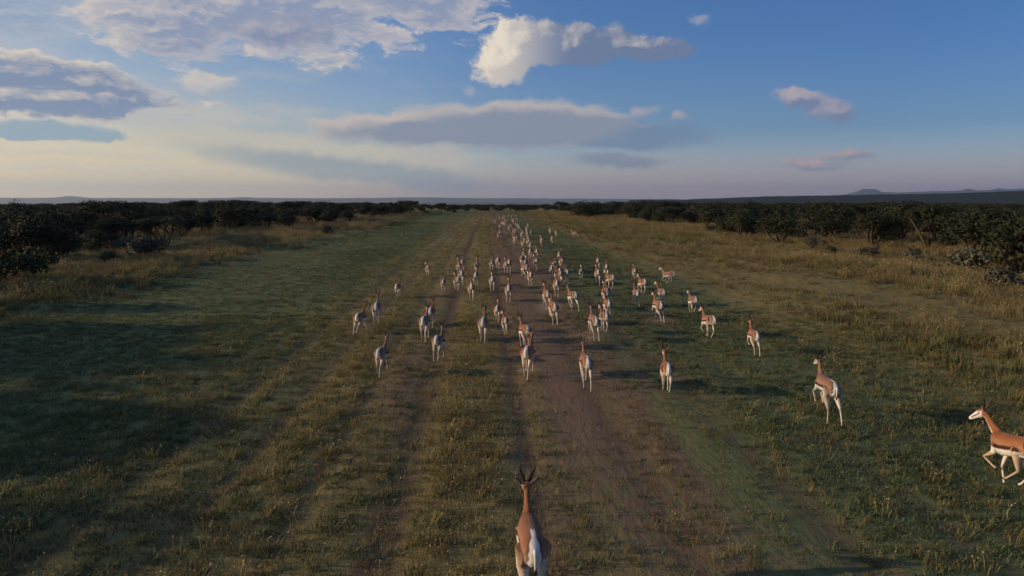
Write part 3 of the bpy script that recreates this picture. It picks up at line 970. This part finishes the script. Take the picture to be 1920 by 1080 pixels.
def springbok(bx, by, hx, pose, label, group=None, size=1.0, heading=None, flip=False):
    """bx, by: where the trunk's middle is seen; hx: where the head is seen, which gives the heading"""
    p = on_plane(bx, by, .62 * size)
    dist = math.hypot(p.x, p.y)
    if heading is None:
        ppm = FPX / math.hypot(dist, CAM_H)
        lateral = (hx - bx) / ppm + (bx - 915) / FPX * .52
        heading = -math.degrees(math.asin(max(-.8, min(.8, lateral / .62))))
    z = float(ground_z(p.x, p.y))
    o = empty('springbok', (p.x, p.y, z), R(heading), size)
    if flip:
        o.scale.x = -size
    tag(o, label, 'springbok', group)
    body, ex = POSE_MESH[pose]
    mesh_obj('body', body, o)
    for nm, me in ex:
        if nm == 'eye' and dist > 25: continue
        if nm == 'tail' and dist > 90: continue
        mesh_obj(nm, me, o)
    HERD.append((p.x, p.y))
    return o

NEAR = [
    (995, 1022, 987, 'trot', 'nearest springbok, seen from behind with white rump, cut by the bottom edge'),
    (1908, 842, 1852, 'chase', 'galloping springbok at the right frame edge, dark flank band and white face'),
    (1549, 736, 1529, 'push', 'springbok with raised forelegs, second from the right frame edge'),
    (1250, 692, 1246, 'gather', 'galloping springbok alone between the strip centre and the rightmost runners'),
    (1098, 680, 1092, 'trot_b', 'springbok with bright white rump on the bare brown track'),
    (1413, 631, 1404, 'bound', 'leaping springbok third from the right, alone on the green strip'),
    (1329, 600, 1315, 'gather', 'broad tan springbok with folded forelegs right of the close pair'),
    (1299, 562, 1290, 'gather', 'springbok just behind and left of the broad tan runner on the right'),
    (1233, 572, 1224, 'stretch', 'front springbok of the overlapping reddish pair on the right'),
    (1238, 549, 1228, 'bound', 'rear springbok of the overlapping reddish pair on the right'),
    (1204, 529, 1196, 'gather', 'middle springbok of the three left of the reddish pair'),
    (1192, 551, 1187, 'bound', 'smallest crouching springbok just left of the reddish pair'),
    (1189, 509, 1187, 'stretch', 'small springbok farthest back of the three left of the reddish pair'),
    (1253, 515, 1240, 'gather', 'small springbok veering left at the far right edge of the herd'),
    (1113, 604, 1106, 'bound', 'dark red springbok with horns spread, left of two running side by side'),
    (1132, 594, 1124, 'gather', 'springbok right behind the dark red horned one'),
    (1138, 570, 1132, 'trot', 'springbok hidden behind the side-by-side pair, third in that file'),
    (1135, 549, 1131, 'stretch', 'partly hidden springbok fourth in the file behind the dark red one'),
    (1143, 521, 1134, 'gather', 'tan springbok at the head of the file of five right of centre'),
    (1137, 503, 1137, 'trot_b', 'small springbok just ahead of the tan file leader'),
    (1120, 513, 1118, 'trot', 'slim springbok left of the tan file leader'),
    (1121, 490, 1121, 'bound', 'small brown springbok far ahead of the slim one, right of centre'),
    (1090, 508, 1091, 'trot', 'springbok by itself between two clusters, right of centre'),
    (1073, 556, 1063, 'trot', 'tall springbok with long straight legs at the centre right'),
    (1037, 577, 1032, 'bound', 'crouching springbok kicking up dust near the centre'),
    (1024, 551, 1020, 'stretch', 'slim springbok just beyond the dust-kicking one'),
    (1043, 532, 1042, 'bound', 'small low springbok behind the central knot of animals'),
    (1062, 513, 1060, 'trot_b', 'rearmost right springbok of the knot at the centre'),
    (991, 662, 999, 'trot', 'springbok in front of another, its ear tilted right, just left of the bare track'),
    (983, 622, 972, 'trot_b', 'tall-necked springbok partly hidden behind the ear-tilted one'),
    (946, 601, 942, 'trot', 'nearer springbok of the touching pair left of centre'),
    (933, 580, 936, 'trot_b', 'farther springbok of the touching pair left of centre'),
    (907, 607, 910, 'trot', 'springbok alone in the yellow grass left of centre, white rump'),
    (823, 640, 832, 'land', 'springbok with legs splayed beside the dark wheel rut'),
    (716, 664, 727, 'trot', 'nearest springbok on the left, tall horns and white rump'),
    (797, 604, 803, 'trot_b', 'nearer springbok of the horned pair on the left'),
    (809, 585, 813, 'trot', 'farther springbok of the horned pair on the left'),
    (676, 592, 686, 'stretch', 'leftmost springbok of the herd, turning right'),
    (707, 578, 709, 'trot', 'small springbok just right of the leftmost one'),
    (746, 538, 751, 'trot_b', 'springbok alone at the left with neck stretched high'),
    (801, 503, 799, 'trot', 'lone far springbok at the left of the herd'),
    (832, 531, 835, 'trot', 'springbok left of the reddish pair in the left file'),
    (856, 524, 852, 'gather', 'reddish springbok in the left file'),
    (864, 514, 862, 'trot_b', 'springbok touching the reddish one in the left file'),
    (868, 491, 871, 'trot', 'farthest springbok of the left file, head high'),
    (860, 497, 859, 'bound', 'small springbok half hidden beside the farthest of the left file'),
    (884, 540, 884, 'trot_b', 'springbok nearest in the short file beside the wheel rut'),
    (893, 518, 895, 'trot', 'middle springbok of the short file beside the wheel rut'),
    (894, 496, 895, 'trot_b', 'farthest springbok of the short file beside the wheel rut'),
    (923, 526, 923, 'land', 'springbok between the short file and the centre, ears wide'),
    (954, 541, 955, 'bound', 'small springbok with ears in a wide V, landing left of centre'),
    (934, 489, 935, 'trot', 'tall-looking springbok in the row of four left of centre'),
    (922, 493, 922, 'bound', 'leftmost small springbok of the row of four left of centre'),
    (948, 497, 947, 'bound', 'third small springbok of the row of four left of centre'),
    (955, 495, 956, 'trot_b', 'rightmost springbok of the row of four left of centre'),
    (1077, 437, 1070, 'stretch', 'far springbok veering left, rightmost beside the herd head'),
    (1035, 448, 1035, 'trot', 'far springbok right of two standing clear of the herd head'),
    (1015, 451, 1014, 'trot_b', 'far springbok left of two standing clear of the herd head'),
    (1031, 431, 1030, 'trot', 'farther springbok of the two ahead of the clear-standing ones'),
    (1043, 436, 1044, 'bound', 'small springbok beside the farther one at the right of the herd head'),
]
MID = [(1046, 514), (1051, 509), (1038, 496), (1034, 503), (1052, 489), (1050, 476), (1041, 494), (994, 517), (983, 503), (1004, 492), (980, 485), (983, 475), (995, 471), (1006, 474), (995, 461), (986, 493)]
FARM = [(990, 450), (996, 453), (970, 451), (975, 456), (969, 445), (986, 438), (991, 430), (995, 436), (970, 430), (965, 433), (973, 436), (985, 422), (979, 424), (938, 440), (942, 437), (984, 445), (978, 440)]
LAST = [(931, 423), (923, 412), (936, 408), (941, 411), (947, 404), (948, 409), (955, 403), (961, 404), (964, 414), (959, 412), (943, 419), (949, 426), (939, 418), (946, 418), (962, 423), (952, 414), (934, 414), (967, 420), (957, 407), (951, 405), (944, 407), (972, 424), (968, 411)]

def build_herd():
    rnd = random.Random(77)
    names = list(POSES)
    for i, (bx, by, hx, pose, lab) in enumerate(NEAR):
        kw = {}
        if i == 13: kw['heading'] = 34
        if i == 55: kw['heading'] = 50
        if i == 1: kw['heading'] = 6
        if i == 2: kw['heading'] = -4
        if i > 19 and rnd.random() < .4: pose = {'trot': 'trot_c', 'trot_b': 'canter', 'stretch': 'reach', 'gather': 'canter'}.get(pose, pose)
        springbok(bx, by, hx, pose, lab, 'springboks spread along the strip', 1.0 if i in (0, 1) else (rnd.uniform(.80, .93) if rnd.random() < .85 or i < 9 else rnd.uniform(.62, .74)), flip=rnd.random() < .4 and i > 3, **kw)
    for clump, name in ((sorted([p for p in MID if p[0] > 1020], key=lambda p: -p[1]), 'right'), (sorted([p for p in MID if p[0] <= 1020], key=lambda p: -p[1]), 'left')):
        for n, (bx, by) in enumerate(clump):
            springbok(bx, by, bx, rnd.choice(names), f"{nth(n)} springbok, nearest first, in the {name} clump of the crowded herd centre", 'springboks in the central knot', rnd.uniform(.76, .93), heading=rnd.gauss(0, 11), flip=rnd.random() < .5)
    for n, (bx, by) in enumerate(sorted(FARM, key=lambda p: -p[1])):
        bx += rnd.uniform(-7, 7)
        springbok(bx, by, bx, rnd.choice(names), f"{nth(n)} springbok, nearest first, in the narrow far column beyond the herd centre", 'springboks in the far column', rnd.uniform(.66, .88), heading=rnd.gauss(0, 14), flip=rnd.random() < .5)
    for (bx, by) in LAST:
        bx += rnd.uniform(-6, 6)
        springbok(bx, by, bx, rnd.choice(names), 'speck-sized springbok in the leading bunch at the far end of the strip', 'springboks in the leading bunch', rnd.uniform(.66, .88), heading=rnd.gauss(0, 14), flip=rnd.random() < .5)
build_herd()

# ------------------------------------------------------------------ dust thrown up by the hooves
def build_dust():
    m = bpy.data.materials.new('dust')
    m.use_nodes = True
    t = m.node_tree
    t.nodes.remove(t.nodes['Principled BSDF'])
    k = Nodes(t)
    pv = k.new('ShaderNodeVolumePrincipled')
    pv.inputs['Color'].default_value = (.80, .62, .50, 1)
    co = k.new('ShaderNodeTexCoord').outputs['Object']
    fall = k.smooth(k.v('LENGTH', co), 1.0, .15)
    k.put(pv.inputs['Density'], k.m('MULTIPLY', k.m('MULTIPLY', fall, k.smooth(k.noise(co, 2.2, 4, .6), .35, .75)), .7))
    t.links.new(pv.outputs[0], t.nodes['Material Output'].inputs['Volume'])
    bm = bmesh.new()
    bmesh.ops.create_icosphere(bm, subdivisions=3, radius=1.0)
    me = bpy.data.meshes.new('dust')
    bm.to_mesh(me); bm.free()
    me.materials.append(m)
    for px, py, sx, sz, lab in ((1027, 588, .75, .38, 'puff of pinkish dust behind the crouching springbok near the centre'),
                                (1110, 640, .8, .22, 'thin low dust behind the dark red springbok'),
                                (1236, 606, .7, .18, 'thin low dust under the reddish pair on the right'),
                                (989, 700, .6, .16, 'thin low dust at the hooves of the ear-tilted springbok')):
        p = on_plane(px, py)
        o = mesh_obj('dust', me)
        o.location = (p.x, p.y, sz * .75)
        o.scale = (sx, sx * 1.3, sz)
        tag(o, lab, 'dust', kind='stuff')
build_dust()

# ------------------------------------------------------------------ grass
def grass_material(name, root, tip, spread):
    m, k, bs = material(name, 0.7, 0.2)
    t = m.node_tree
    oi = k.new('ShaderNodeObjectInfo').outputs['Random']
    ge = k.new('ShaderNodeNewGeometry').outputs['Random Per Island']
    sp = k.new('ShaderNodeSeparateXYZ'); k.put(sp.inputs[0], k.new('ShaderNodeTexCoord').outputs['Object'])
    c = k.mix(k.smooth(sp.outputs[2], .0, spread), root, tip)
    hs = k.new('ShaderNodeHueSaturation')
    k.put(hs.inputs['Color'], c)
    k.put(hs.inputs['Hue'], k.m('MULTIPLY_ADD', oi, .04, .48))
    k.put(hs.inputs['Value'], k.m('ADD', k.m('MULTIPLY_ADD', oi, .5, .6), k.m('MULTIPLY', ge, .3)))
    k.put(bs.inputs['Base Color'], hs.outputs[0])
    tr = k.new('ShaderNodeBsdfTranslucent')
    k.put(tr.inputs[0], hs.outputs[0])
    mx = k.new('ShaderNodeMixShader'); mx.inputs[0].default_value = 0.3
    t.links.new(bs.outputs[0], mx.inputs[1]); t.links.new(tr.outputs[0], mx.inputs[2])
    t.links.new(mx.outputs[0], t.nodes['Material Output'].inputs[0])
    return m

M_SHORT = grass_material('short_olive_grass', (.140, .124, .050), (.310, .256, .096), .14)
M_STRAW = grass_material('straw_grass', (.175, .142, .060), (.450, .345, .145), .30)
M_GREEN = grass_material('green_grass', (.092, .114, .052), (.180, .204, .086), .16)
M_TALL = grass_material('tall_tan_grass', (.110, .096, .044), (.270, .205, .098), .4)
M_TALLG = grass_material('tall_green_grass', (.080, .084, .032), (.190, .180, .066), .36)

def tuft(name, seed, n, h, spread, w, mat, lean=.45, heads=False):
    rnd = random.Random(seed)
    V, F = [], []
    for _ in range(n):
        a = rnd.uniform(0, 6.28); r = spread * math.sqrt(rnd.random())
        b = Vector((r * math.cos(a), r * math.sin(a), -.02))
        a2 = a + rnd.gauss(0, .8)
        L = h * rnd.uniform(.5, 1.15)
        ln = lean * rnd.uniform(.2, 1.3)
        d = Vector((math.cos(a2), math.sin(a2), 0))
        s = Vector((-d.y, d.x, 0)); s.rotate(Matrix.Rotation(rnd.uniform(-1.2, 1.2), 3, 'Z'))
        ww = w * rnd.uniform(.6, 1.3)
        m1 = b + d * (L * ln * .3) + Vector((0, 0, L * .55))
        tp = b + d * (L * ln) + Vector((0, 0, L * (1 - .25 * ln)))
        i = len(V)
        V += [b - s * ww * .5, b + s * ww * .5, m1 + s * ww * .45, m1 - s * ww * .45, tp]
        F += [(i, i + 1, i + 2, i + 3), (i + 3, i + 2, i + 4)]
        if heads and rnd.random() < .45:
            j = len(V)
            e = tp + (tp - m1).normalized() * L * .16
            V += [tp, tp.lerp(e, .4) + s * ww * 1.5, e, tp.lerp(e, .4) - s * ww * 1.5]
            F += [(j, j + 1, j + 2, j + 3)]
    me = pymesh(name, V, F)
    me.materials.append(mat)
    return me

def fbm2(x, y, seed):
    r = random.Random(seed)
    v = np.zeros_like(x)
    for o in range(14):
        a = r.uniform(0, 6.28); f = r.uniform(.5, 1.6) * (1.35 ** (o % 7))
        v += np.sin(x * math.cos(a) * f + y * math.sin(a) * f * .45 + r.uniform(0, 6.28)) / (1 + .35 * (o % 7))
    return v / 4.2

def build_grass():
    rng = np.random.default_rng(12)
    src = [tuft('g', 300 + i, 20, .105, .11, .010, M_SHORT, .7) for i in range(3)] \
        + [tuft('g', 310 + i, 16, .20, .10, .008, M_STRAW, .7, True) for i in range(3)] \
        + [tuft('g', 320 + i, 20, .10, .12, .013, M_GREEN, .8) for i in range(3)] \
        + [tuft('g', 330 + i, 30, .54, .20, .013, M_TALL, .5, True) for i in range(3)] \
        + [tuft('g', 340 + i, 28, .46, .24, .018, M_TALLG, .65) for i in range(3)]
    coll = source_collection('grass_tuft', src)
    bare_p = [(-20, .15), (-16, .1), (-8.5, .2), (-6.3, .3), (-5.5, .2), (-4.7, .25), (-3.8, .15), (-2.3, .35), (-1.75, .45), (-1.3, .2), (-.4, .0), (.15, .2), (.42, .6), (.9, .6), (1.4, .68), (2.9, .68), (3.6, .45), (4.6, .36), (5.6, .3), (6.6, .36), (7.8, .25), (9.5, .1), (12, .0), (20, .0)]
    green_p = [(-20, .5), (-16, .9), (-10, .8), (-7.5, .6), (-4, .3), (-1, .15), (0, .2), (1, .45), (4.5, .65), (6.5, .7), (9, .6), (11, .35), (14, .25), (20, .15)]
    P, Rr, S, I = [], [], [], []
    for d0, d1, dens, sc_ in ((5.0, 14, 75, .95), (14, 26, 42, 1.0), (26, 60, 15, 1.25), (60, 135, 4.2, 1.9), (135, 250, 1.2, 2.8)):
        W = min(d1 * .80 + 4, 62)
        n = int(dens * 2 * W * (d1 - d0))
        x = rng.uniform(-W, W, n); y = rng.uniform(d0, d1, n)
        keep = np.abs(x - .035 * y) < .78 * y + 3
        x, y = x[keep], y[keep]
        wob = fbm2(x * .25, y * .09, 5) * .8
        xx = x + wob
        bare = np.interp(xx, *zip(*bare_p)); green = np.interp(xx, *zip(*green_p))
        pa = fbm2(x * 2.0, y * .14, 2); pb = fbm2(x * .35, y * .11, 3)
        bare = bare * (.75 + .25 * sstep(y, 8.5, 15))
        cover = np.clip(1.05 - bare + .5 * pa + .25 * pb, .04, 1) * (1 - .88 * np.clip(ruts(x, y), 0, 1))
        keep = rng.random(len(x)) < cover
        x, y, xx, green, pa, pb = (a[keep] for a in (x, y, xx, green, pa, pb))
        n = len(x)
        u = rng.random(n)
        kind = np.where(u < np.clip(green + .45 * pb, .03, .95), 2, 0)
        strawp = np.clip(.22 + .35 * pa + .30 * ((xx > -1.4) & (xx < .3)) + .15 * (xx < -2.5) * (xx > -8), 0, .85)
        kind = np.where((rng.random(n) < strawp) & (kind == 0), 1, kind)
        edge_l = np.interp(y, [0, 60, 250], [17, 16, 15.5]); edge_r = np.interp(y, [0, 30, 60, 250], [12.5, 10.8, 10.0, 9.5])
        tallp = (sstep(xx, edge_r - 1.5, edge_r + 9) * .62 + sstep(-xx, edge_l - 1.5, edge_l + 6) * .6) * np.clip(.75 + .9 * pb + .4 * pa, .08, 1.2)
        kind = np.where(rng.random(n) < tallp * (1 + .5 * pa), 3, kind)
        kind = np.where((kind == 3) & (rng.random(n) < np.clip(.62 + .6 * pb - .03 * (np.abs(xx) - 12), .12, .92)), 4, kind)
        s = sc_ * rng.uniform(.65, 1.35, n) * (1 + .25 * pb)
        s = np.where((kind >= 3), s * .8, s)
        s = np.where(kind == 1, s * .85, s)
        # worn-down grass on the ruts
        zs = np.clip(s * (1.0 if sc_ < 1.2 else .8), .3, 2.2)
        z = ground_z(x, y)
        P.append(np.stack([x, y, z], 1))
        Rr.append(np.stack([rng.normal(0, .12, n), rng.normal(0, .12, n), rng.uniform(0, 6.28, n)], 1))
        S.append(np.stack([s, s, np.where(kind >= 3, np.clip(zs, .4, 1.25), np.clip(zs, .3, 1.5))], 1))
        I.append(kind * 3 + rng.integers(0, 3, n))
    P, Rr, S, I = (np.concatenate(a) for a in (P, Rr, S, I))
    print('grass tufts', len(P))
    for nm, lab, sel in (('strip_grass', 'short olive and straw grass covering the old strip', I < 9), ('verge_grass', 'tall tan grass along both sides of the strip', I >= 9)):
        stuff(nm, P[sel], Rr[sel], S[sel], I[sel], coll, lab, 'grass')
build_grass()

# ------------------------------------------------------------------ the evening air
def build_haze():
    lo, hi = Vector((-17500, -17500, -36)), Vector((17500, 17500, 330))
    V = [(x, y, z) for x in (lo.x, hi.x) for y in (lo.y, hi.y) for z in (lo.z, hi.z)]
    F = [(0, 1, 3, 2), (4, 6, 7, 5), (0, 4, 5, 1), (2, 3, 7, 6), (0, 2, 6, 4), (1, 5, 7, 3)]
    m = bpy.data.materials.new('evening_haze')
    m.use_nodes = True
    t = m.node_tree
    t.nodes.remove(t.nodes['Principled BSDF'])
    pv = t.nodes.new('ShaderNodeVolumePrincipled')
    pv.inputs['Color'].default_value = (.60, .75, .98, 1)
    pv.inputs['Density'].default_value = HAZE
    pv.inputs['Anisotropy'].default_value = 0.45
    t.links.new(pv.outputs[0], t.nodes['Material Output'].inputs['Volume'])
    o = mesh_obj('haze', pymesh('haze', V, F), mat=m)
    tag(o, 'thin bluish evening haze over the plain', 'haze', kind='stuff')
HAZE = 6.0e-5
build_haze()
